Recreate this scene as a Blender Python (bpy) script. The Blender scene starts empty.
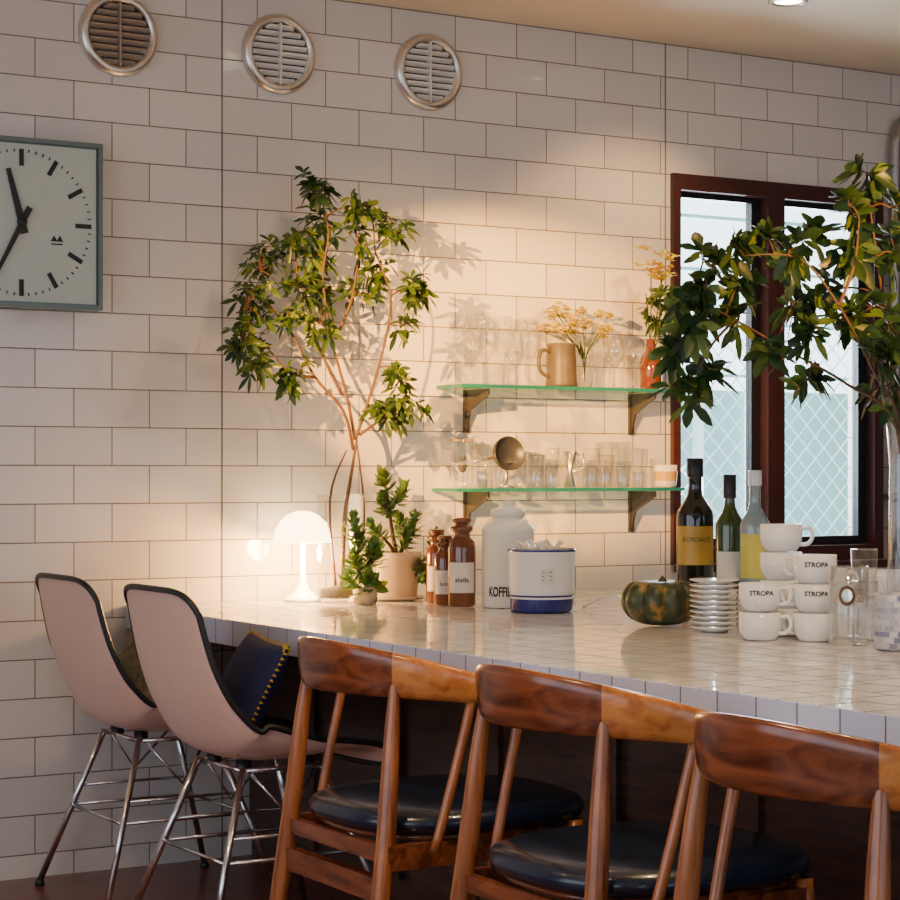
import bpy, math, random
from mathutils import Vector, Matrix
random.seed(7)
D=bpy.data
# ------------------------------------------------------------ materials
def newmat(name):
    m=D.materials.new(name); m.use_nodes=True
    nt=m.node_tree; nt.nodes.clear()
    out=nt.nodes.new('ShaderNodeOutputMaterial')
    return m,nt,out
def L(nt,a,b): nt.links.new(a,b)
def pmat(name,col,rough=.5,metal=0,var=.08,scale=20,emit=None,estr=0,spec=.5,coat=0):
    m,nt,out=newmat(name)
    p=nt.nodes.new('ShaderNodeBsdfPrincipled')
    tc=nt.nodes.new('ShaderNodeTexCoord'); n=nt.nodes.new('ShaderNodeTexNoise')
    n.inputs['Scale'].default_value=scale; n.inputs['Detail'].default_value=3
    L(nt,tc.outputs['Object'],n.inputs['Vector'])
    r=nt.nodes.new('ShaderNodeMix'); r.data_type='RGBA'
    a=[max(0,c*(1-var)) for c in col]; b=[min(1,c*(1+var)) for c in col]
    r.inputs[6].default_value=(*a,1); r.inputs[7].default_value=(*b,1)
    L(nt,n.outputs['Fac'],r.inputs[0]); L(nt,r.outputs[2],p.inputs['Base Color'])
    p.inputs['Roughness'].default_value=rough; p.inputs['Metallic'].default_value=metal
    p.inputs['Specular IOR Level'].default_value=spec
    p.inputs['Coat Weight'].default_value=coat
    if emit:
        p.inputs['Emission Color'].default_value=(*emit,1); p.inputs['Emission Strength'].default_value=estr
    L(nt,p.outputs[0],out.inputs[0]); return m
def tilemat(name,axes,w,h,off=(0,0),c1=(.80,.78,.75),c2=(.72,.70,.67),mort=(.30,.27,.25),rough=.13,offset=.5,msize=.0016,bump=.35,wob=1.2):
    m,nt,out=newmat(name); N=nt.nodes.new
    p=N('ShaderNodeBsdfPrincipled'); tc=N('ShaderNodeTexCoord')
    s=N('ShaderNodeSeparateXYZ'); c=N('ShaderNodeCombineXYZ')
    L(nt,tc.outputs['Object'],s.inputs[0])
    for i,a in enumerate(axes):
        ad=N('ShaderNodeMath'); ad.operation='ADD'; ad.inputs[1].default_value=off[i]
        L(nt,s.outputs[a],ad.inputs[0]); L(nt,ad.outputs[0],c.inputs[i])
    b=N('ShaderNodeTexBrick'); b.offset=offset; b.squash=1
    b.inputs['Scale'].default_value=1; b.inputs['Brick Width'].default_value=w; b.inputs['Row Height'].default_value=h
    b.inputs['Mortar Size'].default_value=msize; b.inputs['Mortar Smooth'].default_value=.3
    b.inputs['Color1'].default_value=(*c1,1); b.inputs['Color2'].default_value=(*c2,1); b.inputs['Mortar'].default_value=(*mort,1)
    L(nt,c.outputs[0],b.inputs['Vector']); L(nt,b.outputs['Color'],p.inputs['Base Color'])
    mr=N('ShaderNodeMapRange'); mr.inputs[3].default_value=rough; mr.inputs[4].default_value=.8
    L(nt,b.outputs['Fac'],mr.inputs[0]); L(nt,mr.outputs[0],p.inputs['Roughness'])
    sp=N('ShaderNodeMapRange'); sp.inputs[3].default_value=.5; sp.inputs[4].default_value=.05
    L(nt,b.outputs['Fac'],sp.inputs[0]); L(nt,sp.outputs[0],p.inputs['Specular IOR Level'])
    n=N('ShaderNodeTexNoise'); n.inputs['Scale'].default_value=9; n.inputs['Detail'].default_value=2
    L(nt,tc.outputs['Object'],n.inputs['Vector'])
    mul=N('ShaderNodeMath'); mul.operation='MULTIPLY'; mul.inputs[1].default_value=wob
    L(nt,n.outputs['Fac'],mul.inputs[0])
    sub=N('ShaderNodeMath'); sub.operation='SUBTRACT'
    L(nt,mul.outputs[0],sub.inputs[0]); L(nt,b.outputs['Fac'],sub.inputs[1])
    bp=N('ShaderNodeBump'); bp.inputs['Strength'].default_value=bump; bp.inputs['Distance'].default_value=.004
    L(nt,sub.outputs[0],bp.inputs['Height']); L(nt,bp.outputs[0],p.inputs['Normal'])
    L(nt,p.outputs[0],out.inputs[0]); return m
def woodmat(name,ca,cb,rough=.28,scale=(3,3,22)):
    m,nt,out=newmat(name); N=nt.nodes.new
    p=N('ShaderNodeBsdfPrincipled'); tc=N('ShaderNodeTexCoord'); mp=N('ShaderNodeMapping')
    mp.inputs['Scale'].default_value=scale; L(nt,tc.outputs['Object'],mp.inputs[0])
    n=N('ShaderNodeTexNoise'); n.inputs['Scale'].default_value=2.2; n.inputs['Detail'].default_value=7; n.inputs['Distortion'].default_value=.8
    L(nt,mp.outputs[0],n.inputs['Vector'])
    r=N('ShaderNodeValToRGB'); r.color_ramp.elements[0].position=.33; r.color_ramp.elements[1].position=.68
    r.color_ramp.elements[0].color=(*ca,1); r.color_ramp.elements[1].color=(*cb,1)
    L(nt,n.outputs['Fac'],r.inputs[0]); L(nt,r.outputs[0],p.inputs['Base Color'])
    p.inputs['Roughness'].default_value=rough; p.inputs['Coat Weight'].default_value=.25; p.inputs['Coat Roughness'].default_value=.2
    L(nt,p.outputs[0],out.inputs[0]); return m
def glassmat(name,tint=(.98,.985,.98),base=.03,refl=1.0):
    m,nt,out=newmat(name); N=nt.nodes.new
    t=N('ShaderNodeBsdfTransparent'); t.inputs[0].default_value=(*tint,1)
    g=N('ShaderNodeBsdfGlossy'); g.inputs[0].default_value=(1,1,1,1); g.inputs['Roughness'].default_value=.04
    f=N('ShaderNodeLayerWeight'); f.inputs[0].default_value=.35
    pw=N('ShaderNodeMath'); pw.operation='POWER'; pw.inputs[1].default_value=1.7
    L(nt,f.outputs['Facing'],pw.inputs[0])
    mr=N('ShaderNodeMapRange'); mr.inputs[3].default_value=base; mr.inputs[4].default_value=.7*refl
    L(nt,pw.outputs[0],mr.inputs[0])
    mx=N('ShaderNodeMixShader'); L(nt,mr.outputs[0],mx.inputs[0]); L(nt,t.outputs[0],mx.inputs[1]); L(nt,g.outputs[0],mx.inputs[2])
    L(nt,mx.outputs[0],out.inputs[0]); return m
def leafmat(name,col,tr=.35):
    m,nt,out=newmat(name); N=nt.nodes.new
    p=N('ShaderNodeBsdfPrincipled'); p.inputs['Roughness'].default_value=.38
    tc=N('ShaderNodeTexCoord'); n=N('ShaderNodeTexNoise'); n.inputs['Scale'].default_value=14
    L(nt,tc.outputs['Object'],n.inputs['Vector'])
    r=N('ShaderNodeMix'); r.data_type='RGBA'
    r.inputs[6].default_value=(*[c*.6 for c in col],1); r.inputs[7].default_value=(*[min(1,c*1.35) for c in col],1)
    L(nt,n.outputs['Fac'],r.inputs[0]); L(nt,r.outputs[2],p.inputs['Base Color'])
    t=N('ShaderNodeBsdfTranslucent'); L(nt,r.outputs[2],t.inputs[0])
    mx=N('ShaderNodeMixShader'); mx.inputs[0].default_value=tr
    L(nt,p.outputs[0],mx.inputs[1]); L(nt,t.outputs[0],mx.inputs[2]); L(nt,mx.outputs[0],out.inputs[0]); return m

ROW=.104
M={}
M['wall']=tilemat('wall_tile','XZ',.2185,ROW,off=(10*.2185-.29,-1.102+20*ROW),c1=(.80,.74,.68),c2=(.70,.65,.60),mort=(.20,.155,.125),msize=.0017,bump=.55,rough=.11)
M['topt']=tilemat('counter_tile','YX',.1,.1,off=(10,10.0),c1=(.86,.84,.84),c2=(.70,.68,.69),mort=(.14,.11,.10),rough=.06,offset=.5,msize=.0032,bump=.4,wob=.8)
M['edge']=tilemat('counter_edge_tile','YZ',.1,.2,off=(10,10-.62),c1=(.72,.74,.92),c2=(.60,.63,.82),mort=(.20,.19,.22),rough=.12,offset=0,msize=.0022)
M['ceil']=pmat('ceiling_paint',(.80,.66,.48),.42,var=.03,scale=2)
M['plaster']=pmat('side_plaster',(.36,.27,.21),.8,var=.05,scale=3)
M['floor']=woodmat('floor_wood',(.10,.026,.018),(.21,.062,.040),.35,(1,8,1))
M['cab']=woodmat('cabinet_wood',(.034,.015,.009),(.085,.038,.021),.45)
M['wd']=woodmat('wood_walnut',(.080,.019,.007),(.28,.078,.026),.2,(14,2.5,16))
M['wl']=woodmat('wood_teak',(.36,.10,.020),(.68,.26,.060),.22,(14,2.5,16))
M['wleg']=woodmat('wood_leg',(.17,.048,.013),(.45,.155,.045),.25,(22,22,1.6))
M['leather']=pmat('black_leather',(.007,.014,.034),.26,var=.3,scale=60,coat=.3)
M['chrome']=pmat('chrome',(.72,.72,.73),.15,1,var=.05)
M['steel']=pmat('brushed_steel',(.74,.69,.62),.30,1,var=.08)
M['shell']=pmat('fibreglass_pink',(.80,.52,.41),.35,var=.07,scale=60)
M['black']=pmat('black_rubber',(.012,.012,.014),.4)
M['upho']=pmat('dark_upholstery',(.02,.018,.022),.7,var=.3,scale=120)
M['white']=pmat('white_porcelain',(.88,.86,.83),.12,var=.02)
M['enamel']=pmat('cream_enamel',(.92,.88,.78),.2,var=.03)
M['blue']=pmat('cobalt_glaze',(.015,.022,.18),.2)
M['ink']=pmat('black_ink',(.012,.012,.012),.5)
M['amber']=pmat('amber_glass',(.15,.040,.010),.08,var=.35,scale=8,coat=.6)
M['label']=pmat('paper_label',(.78,.72,.62),.7)
M['frame']=pmat('maroon_frame_paint',(.055,.015,.013),.35,var=.15)
M['sash']=pmat('dark_sash',(.010,.009,.011),.35)
M['glass']=glassmat('clear_glass',base=.08,refl=1.4)
M['pane']=glassmat('window_pane',(.97,.99,1),.03,refl=.25)
M['shelf']=glassmat('shelf_glass',(.76,.93,.87),.05,refl=.8)
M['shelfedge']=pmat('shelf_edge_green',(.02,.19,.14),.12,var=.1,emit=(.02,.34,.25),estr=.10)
M['bracket']=pmat('grey_bracket',(.09,.085,.085),.4,.6)
M['clay']=pmat('beige_clay',(.60,.47,.32),.75,var=.1,scale=30)
M['stone']=pmat('stoneware',(.10,.078,.052),.45,var=.5,scale=25)
M['bark']=pmat('bark',(.12,.062,.030),.7,var=.4,scale=30)
M['barkr']=pmat('red_stem',(.12,.052,.022),.6,var=.3,scale=30)
M['soil']=pmat('soil',(.03,.02,.012),.9,var=.4)
M['leafA']=leafmat('leaf_bright',(.125,.19,.028)); M['leafB']=leafmat('leaf_mid',(.055,.11,.022)); M['leafC']=leafmat('leaf_dark',(.020,.055,.018))
M['jade']=leafmat('jade_leaf',(.11,.24,.06),.15); M['yel']=leafmat('yellow_bloom',(.92,.66,.01),.3); M['orange']=leafmat('orange_bloom',(.75,.33,.015),.3)
M['clockface']=pmat('clock_face',(.55,.62,.54),.35,var=.03,scale=4)
M['clockframe']=pmat('clock_frame',(.15,.19,.17),.35,.4)
M['shade']=pmat('opal_shade',(.95,.90,.80),.3,emit=(1,.72,.36),estr=11,var=0)
M['lampw']=pmat('lamp_white',(.9,.86,.78),.25,emit=(1,.76,.46),estr=.7,var=0)
M['bulb']=pmat('bulb_glow',(1,.9,.7),.3,emit=(1,.82,.55),estr=25,var=0)
M['navy']=pmat('navy_cloth',(.010,.014,.07),.85,var=.5,scale=50)
M['yarn']=pmat('yellow_yarn',(.65,.40,.025),.9)
M['teal']=pmat('patterned_cloth',(.26,.25,.17),.9,var=.9,scale=45)
M['bottleg']=pmat('green_bottle',(.05,.075,.012),.07,var=.1,coat=.6)
M['bottled']=pmat('dark_bottle',(.014,.012,.008),.07,coat=.6)
M['gold']=pmat('gold_label',(.62,.36,.045),.4)
M['bottlec']=pmat('pale_bottle',(.28,.35,.34),.08,coat=.5)
M['ylabel']=pmat('yellow_label',(.62,.56,.08),.5)
M['ext']=pmat('exterior_white',(.80,.86,.88),.8,var=.06,scale=1,emit=(.84,.94,1),estr=4.0)  # outside surfaces get emission in place of daylight falling on them
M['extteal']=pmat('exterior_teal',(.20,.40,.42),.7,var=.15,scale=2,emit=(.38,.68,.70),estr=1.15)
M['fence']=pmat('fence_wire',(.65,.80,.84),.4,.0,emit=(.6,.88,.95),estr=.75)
M['mosaic']=tilemat('mosaic_blue','XZ',.012,.012,off=(5,5),c1=(.75,.74,.68),c2=(.03,.05,.25),mort=(.5,.5,.5),offset=.5,msize=.001)
M['pipe']=pmat('galvanised_pipe',(.35,.33,.31),.35,.8)
M['ventin']=pmat('vent_dark',(.06,.04,.03),.6)
M['grout']=pmat('grout_line',(.16,.13,.11),.8)
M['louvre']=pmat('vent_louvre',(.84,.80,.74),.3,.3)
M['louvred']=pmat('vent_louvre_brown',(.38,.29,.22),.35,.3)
def pumpmat():
    m,nt,out=newmat('pumpkin_skin'); N=nt.nodes.new
    p=N('ShaderNodeBsdfPrincipled'); p.inputs['Roughness'].default_value=.42
    tc=N('ShaderNodeTexCoord'); n=N('ShaderNodeTexNoise'); n.inputs['Scale'].default_value=30; n.inputs['Detail'].default_value=6
    L(nt,tc.outputs['Object'],n.inputs[0])
    r=N('ShaderNodeValToRGB'); e=r.color_ramp.elements; e[0].position=.38; e[0].color=(.018,.028,.012,1); e[1].position=.68; e[1].color=(.36,.18,.038,1)
    q=r.color_ramp.elements.new(.54); q.color=(.060,.075,.022,1)
    L(nt,n.outputs['Fac'],r.inputs[0]); L(nt,r.outputs[0],p.inputs['Base Color'])
    bp=N('ShaderNodeBump'); bp.inputs['Strength'].default_value=.5; bp.inputs['Distance'].default_value=.004; L(nt,n.outputs['Fac'],bp.inputs['Height']); L(nt,bp.outputs[0],p.inputs['Normal'])
    L(nt,p.outputs[0],out.inputs[0]); return m
M['pump']=pumpmat()

# ------------------------------------------------------------ mesh builder
class MB:
    def __init__(s): s.v=[];s.f=[];s.m=[];s.sm=[];s.mats=[];s.X=Matrix.Identity(4)
    def mi(s,k):
        if k not in s.mats: s.mats.append(k)
        return s.mats.index(k)
    def add(s,vs,fs,k,smooth=True):
        o=len(s.v); s.v+=[tuple(s.X@Vector(v)) for v in vs]
        i=s.mi(k)
        for f in fs: s.f.append([a+o for a in f]); s.m.append(i); s.sm.append(smooth)
    def box(s,c,d,k,rot=None):
        R=rot or Matrix.Identity(3); vs=[]
        for x in(-.5,.5):
            for y in(-.5,.5):
                for z in(-.5,.5):
                    vs.append(Vector(c)+R@Vector((x*d[0],y*d[1],z*d[2])))
        s.add(vs,[(0,1,3,2),(4,6,7,5),(0,4,5,1),(2,3,7,6),(0,2,6,4),(1,5,7,3)],k,False)
    def bb(s,x0,x1,y0,y1,z0,z1,k): s.box(((x0+x1)/2,(y0+y1)/2,(z0+z1)/2),(x1-x0,y1-y0,z1-z0),k)
    def lathe(s,prof,k,seg=32,o=(0,0,0),axis='Z'):
        vs=[];n=len(prof);fs=[]
        for i in range(seg):
            a=2*math.pi*i/seg
            for r,z in prof:
                if axis=='Z': vs.append((o[0]+r*math.cos(a),o[1]+r*math.sin(a),o[2]+z))
                else: vs.append((o[0]+r*math.cos(a),o[1]-z,o[2]+r*math.sin(a)))
        for i in range(seg):
            j=(i+1)%seg
            for q in range(n-1): fs.append((i*n+q,j*n+q,j*n+q+1,i*n+q+1))
        s.add(vs,fs,k)
    def tube(s,pts,rad,k,seg=8):
        pts=[Vector(p) for p in pts]; n=len(pts)
        if not hasattr(rad,'__len__'): rad=[rad]*n
        vs=[];fs=[]; up=None
        for i,p in enumerate(pts):
            t=(pts[min(i+1,n-1)]-pts[max(i-1,0)]).normalized()
            if up is None:
                up=t.cross(Vector((0,0,1)))
                if up.length<.1: up=t.cross(Vector((0,1,0)))
            up=(up-t*up.dot(t)).normalized(); w=t.cross(up)
            for j in range(seg):
                a=2*math.pi*j/seg; vs.append(p+(up*math.cos(a)+w*math.sin(a))*rad[i])
        for i in range(n-1):
            for j in range(seg):
                q=(j+1)%seg; fs.append((i*seg+j,i*seg+q,(i+1)*seg+q,(i+1)*seg+j))
        fs.append(list(range(seg))[::-1]); fs.append([(n-1)*seg+j for j in range(seg)])
        s.add(vs,fs,k)
    def rings(s,rs,k,capk=None,closed=True,kf=None):
        n=len(rs[0]);vs=[p for r in rs for p in r]
        o=len(s.v); s.v+=[tuple(s.X@Vector(v)) for v in vs]
        for i in range(len(rs)-1):
            kk=kf(i) if kf else k
            for j in range(n if closed else n-1):
                q=(j+1)%n
                s.f.append([o+i*n+j,o+i*n+q,o+(i+1)*n+q,o+(i+1)*n+j]); s.m.append(s.mi(kk)); s.sm.append(True)
        if closed:
            for i in (0,len(rs)-1):
                s.f.append([o+i*n+j for j in range(n)]); s.m.append(s.mi(capk or k)); s.sm.append(False)
    def obj(s,name,loc=(0,0,0),rz=0,parent=None,bevel=0):
        me=D.meshes.new(name); me.from_pydata(s.v,[],s.f)
        for k in s.mats: me.materials.append(M[k])
        for p,i,q in zip(me.polygons,s.m,s.sm): p.material_index=i; p.use_smooth=q
        me.update()
        ob=D.objects.new(name,me); bpy.context.scene.collection.objects.link(ob)
        ob.location=loc; ob.rotation_euler=(0,0,rz)
        if parent: ob.parent=parent
        if bevel:
            b=ob.modifiers.new('bevel','BEVEL'); b.width=bevel; b.segments=2; b.limit_method='ANGLE'
        return ob
def smooth_pts(P,n=6):
    P=[Vector(p) for p in P]; out=[]
    for i in range(len(P)-1):
        a=P[max(i-1,0)];b=P[i];c=P[i+1];d=P[min(i+2,len(P)-1)]
        for j in range(n):
            t=j/n
            out.append(.5*((2*b)+(c-a)*t+(2*a-5*b+4*c-d)*t*t+(3*b-a-3*c+d)*t**3))
    out.append(P[-1]); return out
def text_geo(t,size,bold=.0):
    cu=D.curves.new('t','FONT'); cu.body=t; cu.size=size; cu.offset=bold; cu.align_x='CENTER'; cu.resolution_u=3
    ob=D.objects.new('t',cu); bpy.context.scene.collection.objects.link(ob)
    dg=bpy.context.evaluated_depsgraph_get(); me=D.meshes.new_from_object(ob.evaluated_get(dg))
    vs=[tuple(v.co) for v in me.vertices]; fs=[list(p.vertices) for p in me.polygons]
    D.objects.remove(ob); D.meshes.remove(me); return vs,fs
def text_cyl(mb,t,size,r,z,ang,k='ink',o=(0,0),bold=0,nar=1):
    vs,fs=text_geo(t,size,bold)
    mb.add([(o[0]+r*math.cos(ang+x*nar/r),o[1]+r*math.sin(ang+x*nar/r),z+y) for x,y,_ in vs],fs,k,False)
CAMANG=math.atan2(-.859,-.512)

# ------------------------------------------------------------ room
CZ=2.456
w=MB(); T=.16
WX0,WX1,WZ0,WZ1=1.858,2.75,.80,2.03
w.bb(-3.6,WX0,0,T,0,CZ,'wall'); w.bb(WX0,WX1,0,T,WZ1,CZ,'wall'); w.bb(WX0,WX1,0,T,0,WZ0,'wall'); w.bb(WX1,4.6,0,T,0,CZ,'wall')
w.obj('wall_back')
w=MB(); w.bb(-3.75,4.75,-7.2,T,-.1,0,'floor'); w.obj('floor')
w=MB(); w.bb(-3.75,4.75,-7.2,T,CZ,CZ+.1,'ceil'); w.obj('ceiling')
w=MB(); w.bb(4.6,4.75,-7.2,T,0,CZ,'plaster'); w.obj('wall_right')
w=MB(); w.bb(-3.75,-3.6,-7.2,-6.2,0,CZ,'plaster'); w.bb(-3.75,-3.6,-1.0,T,0,CZ,'plaster'); w.bb(-3.75,-3.6,-6.2,-1.0,0,.5,'plaster'); w.bb(-3.75,-3.6,-6.2,-1.0,2.2,CZ,'plaster'); w.obj('wall_left')
w=MB(); w.bb(-3.75,-2.8,-7.2,-7.05,0,CZ,'plaster'); w.bb(3.6,4.75,-7.2,-7.05,0,CZ,'plaster'); w.bb(-2.8,3.6,-7.2,-7.05,0,.6,'plaster'); w.bb(-2.8,3.6,-7.2,-7.05,2.2,CZ,'plaster'); w.obj('wall_front')
w=MB()
for x in (-2.8,-.7,1.4,3.56): w.bb(x,x+.05,-7.16,-7.1,.6,2.2,'frame')
w.obj('window_3')
w=MB()
for y in (-6.2,-4.5,-2.75,-1.05): w.bb(-3.7,-3.64,y,y+.05,.5,2.2,'frame')
w.obj('window_4')
for i,x in enumerate((.29,1.838)):
    w=MB(); w.bb(x-.0018,x+.0018,-.0015,.01,0,CZ,'grout'); w.obj('trim_%d'%(i+1))

def casement(name,x0,x1):
    b=MB(); f=.040; y0,y1=-.02,.06
    b.bb(x0,x1,y0,y1,WZ1-f,WZ1+.012,'frame'); b.bb(x0,x1,y0,y1,WZ0-.01,WZ0+f,'frame')
    b.bb(x0,x0+f*.7,y0,y1,WZ0+f,WZ1-f,'frame'); b.bb(x1-f,x1,y0,y1,WZ0+f,WZ1-f,'frame')
    g=.03; a0,a1,c0,c1=x0+f*.7,x1-f,WZ0+f,WZ1-f
    b.bb(a0,a1,.02,.05,c1-g*.6,c1,'sash'); b.bb(a0,a1,.02,.05,c0,c0+g,'sash')
    b.bb(a0,a0+g*.4,.02,.05,c0+g,c1-g*.6,'sash'); b.bb(a1-g*1.3,a1,.02,.05,c0+g,c1-g*.6,'sash')
    b.bb(a0+g*.4,a1-g*1.3,.033,.037,c0+g,c1-g*.6,'pane')
    b.obj(name)
casement('window_1',WX0,2.285); casement('window_2',2.287,WX1)
w=MB(); w.bb(WX0,WX1,-.07,-.021,WZ0-.035,WZ0-.012,'frame'); w.obj('trim_3')

# exterior
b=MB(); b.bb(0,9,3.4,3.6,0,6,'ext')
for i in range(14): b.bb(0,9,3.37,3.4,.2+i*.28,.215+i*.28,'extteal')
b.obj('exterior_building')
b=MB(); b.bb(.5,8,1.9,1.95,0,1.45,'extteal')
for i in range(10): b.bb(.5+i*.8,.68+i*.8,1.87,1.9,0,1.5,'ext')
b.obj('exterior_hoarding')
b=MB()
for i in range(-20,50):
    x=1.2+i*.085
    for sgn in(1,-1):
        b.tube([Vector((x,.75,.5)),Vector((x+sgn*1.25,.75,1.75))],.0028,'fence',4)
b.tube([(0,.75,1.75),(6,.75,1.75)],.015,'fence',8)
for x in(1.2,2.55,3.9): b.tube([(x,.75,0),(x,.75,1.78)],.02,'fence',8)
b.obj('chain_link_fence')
b=MB(); b.bb(-3,9,T,3.6,-.12,-.02,'clay'); b.obj('exterior_ground')

# counter
CH=.72
b=MB()
b.bb(0.004,1.85,-4.2,-.004,CH-.06,CH,'topt')
b.bb(0,.004,-4.2,-.004,CH-.062,CH-.001,'edge')
b.obj('bar_counter')
b=MB(); b.bb(.38,1.8,-4.15,-.004,0,CH-.061,'cab')
for i in range(9): b.bb(.365,.38,-4.1+i*.46,-3.7+i*.46,.08,CH-.12,'cab')
b.obj('counter_cabinet')
b=MB(); b.bb(.925,1.28,-3.2,-1.2,CH+.0005,.80,'topt'); b.obj('counter_raised_ledge',bevel=.003)

# vents
def vent(x,z,kl):
    b=MB()
    b.lathe([(.088,-.002),(.088,.018),(.095,.026),(.108,.022),(.114,.010),(.114,0)],'steel',48,(0,0,0),'Y')
    b.lathe([(.0001,.002),(.09,.002)],'ventin',32,(0,0,0),'Y')
    for i in range(9):
        zz=-.076+i*.019; hw=math.sqrt(.089**2-zz**2)-.001
        b.box((0,-.012,zz),(hw*2,.016,.0025),kl,Matrix.Rotation(-.85,3,'X'))
    b.bb(-.003,.003,-.022,-.004,-.088,.088,kl)
    return b.obj('wall_vent',(x,-.001,z))
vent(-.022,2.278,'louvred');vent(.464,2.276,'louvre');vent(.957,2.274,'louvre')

# clock
b=MB(); h=.224
b.bb(-h,h,-.055,-.001,-h,h,'clockframe'); b.bb(-h+.016,h-.016,-.057,-.055,-h+.016,h-.016,'clockface')
for a,c in(((-h,h),(h-.012,h)),((-h,h),(-h,-h+.012))): b.bb(a[0],a[1],-.066,-.055,c[0],c[1],'clockframe')
for a in((h-.012,h),(-h,-h+.012)): b.bb(a[0],a[1],-.066,-.055,-h+.012,h-.012,'clockframe')
def hand(b,ang,r0,r1,w0,w1,y,k='ink'):
    d=Vector((math.sin(ang),0,math.cos(ang))); s_=Vector((d.z,0,-d.x))
    vs=[]
    for yy in(y,y-.003):
        for r,w_ in((r0,w0),(r1,w1)):
            for q in(-1,1): v=d*r+s_*q*w_/2; vs.append((v.x,yy,v.z))
    b.add(vs,[(0,1,3,2),(4,6,7,5),(0,4,5,1),(2,3,7,6),(0,2,6,4),(1,5,7,3)],k,False)
for i in range(60):
    a=math.radians(i*6)
    if i%5==0: hand(b,a,.150,.194,.012,.012,-.0565)
    else: hand(b,a,.186,.194,.003,.003,-.0565)
hand(b,math.radians(-15),-.03,.145,.021,.012,-.061); hand(b,math.radians(207),-.045,.180,.017,.008,-.065)
b.lathe([(.012,.056),(.012,.070),(.0001,.070)],'ink',16,(0,0,0),'Y')
for q in(-1,1): b.add([(.098+q*.008-.010,-.0575,-.045),(.098+q*.008+.010,-.0575,-.045),(.098+q*.008,-.0575,-.028)],[(0,1,2)],'ink',False)
b.bb(.082,.114,-.0578,-.0572,-.054,-.050,'ink')
b.obj('wall_clock',(-.314,-.001,1.742))

b=MB(); PX=2.785
b.tube(smooth_pts([(PX,-.04,.75),(PX,-.04,1.6),(PX,-.04,2.14),(PX+.012,-.04,2.24),(PX+.07,-.04,2.295),(3.2,-.04,2.30),(4.55,-.04,2.30)],5),.022,'pipe',12)
for z in(1.0,1.9): b.lathe([(.023,-.015),(.029,-.012),(.029,.012),(.023,.015)],'pipe',16,(PX,-.04,z)); b.bb(PX-.02,PX+.02,-.03,-.001,z-.01,z+.01,'pipe')
b.obj('conduit_pipe')

def downlight(x,y,energy,col=(1,.66,.32),ang=95,tgt=None,blend=.7,rad=.035):
    b=MB(); b.lathe([(.055,0),(.058,-.006),(.045,-.010),(.042,.0)],'steel',32); b.lathe([(.0001,-.004),(.040,-.004)],'bulb',24)
    b.obj('ceiling_downlight',(x,y,CZ-.001))
    l=D.lights.new('downlight_beam','SPOT'); l.energy=energy; l.color=col; l.spot_size=math.radians(ang); l.spot_blend=blend; l.shadow_soft_size=rad
    o=D.objects.new('downlight_beam',l); bpy.context.scene.collection.objects.link(o); o.location=(x,y,CZ-.03)
    d=(Vector(tgt)-o.location) if tgt else Vector((0,0,-1)); o.rotation_euler=d.to_track_quat('-Z','Y').to_euler()
downlight(1.78,-.67,44,col=(1,.58,.22),tgt=(1.65,-.05,1.3),ang=85); downlight(.75,-.95,30,tgt=(.9,-.3,.8)); downlight(.3,-2.6,70,ang=110); downlight(-1.2,-2.6,75,ang=120); downlight(-1.6,-1.2,10,ang=120)
def added_sunspot(p,t,e,ang,col=(1,.46,.09),rad=.018,blend=.5):  # added fixture out of view; its warm beam stands in for sunlight
    d=(Vector(t)-Vector(p)).normalized(); q=d.to_track_quat('Z','Y').to_matrix().to_4x4()
    b=MB(); b.X=q
    b.lathe([(.0001,-.12),(.034,-.12),(.04,-.1),(.042,0),(.036,0),(.034,-.03),(.0001,-.03)],'black',24)
    b.X=Matrix.Identity(4); b.tube([tuple(-d*.07),(-d.x*.07,-d.y*.07,CZ-p[2])],.008,'black')
    b.obj('added_sun_spotlight',p)
    l=D.lights.new('sun_spot_beam','SPOT'); l.energy=e; l.color=col; l.spot_size=math.radians(ang); l.spot_blend=blend; l.shadow_soft_size=rad
    o=D.objects.new('sun_spot_beam',l); bpy.context.scene.collection.objects.link(o); o.location=Vector(p)+d*.02
    o.rotation_euler=d.to_track_quat('-Z','Y').to_euler()
added_sunspot((-1.45,-2.0,1.9),(1.20,0,1.38),2100,19,rad=.010)
added_sunspot((.62,-4.3,2.15),(1.18,0,1.30),1000,16,rad=.014,blend=.7)

# ------------------------------------------------------------ shelves
def shelf(z,x0,x1):
    dp=.15
    b=MB(); t=.010
    b.bb(x0,x1,-dp,-.004,z-t,z,'shelf')
    b.bb(x0,x1,-dp-.0025,-dp,z-t,z,'shelfedge'); b.bb(x0-.0025,x0,-dp,-.004,z-t,z,'shelfedge'); b.bb(x1,x1+.0025,-dp,-.004,z-t,z,'shelfedge')
    for x in(1.09,1.70):
        b.bb(x-.009,x+.009,-.010,-.001,z-.14,z-t-.001,'bracket')
        b.add([(x-.003,-.01,z-t-.001),(x+.003,-.01,z-t-.001),(x-.003,-.135,z-t-.001),(x+.003,-.135,z-t-.001),(x-.003,-.135,z-t-.018),(x+.003,-.135,z-t-.018),(x-.003,-.03,z-.075),(x+.003,-.03,z-.075),(x-.003,-.01,z-.135),(x+.003,-.01,z-.135)],
              [(0,2,4,6,8),(1,9,7,5,3),(0,1,3,2),(2,3,5,4),(4,5,7,6),(6,7,9,8),(8,9,1,0)],'bracket',False)
    b.obj('glass_wall_shelf')
SZ1,SZ2=1.343,1.037
shelf(SZ1,.99,1.76); shelf(SZ2,.975,1.80)
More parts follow.
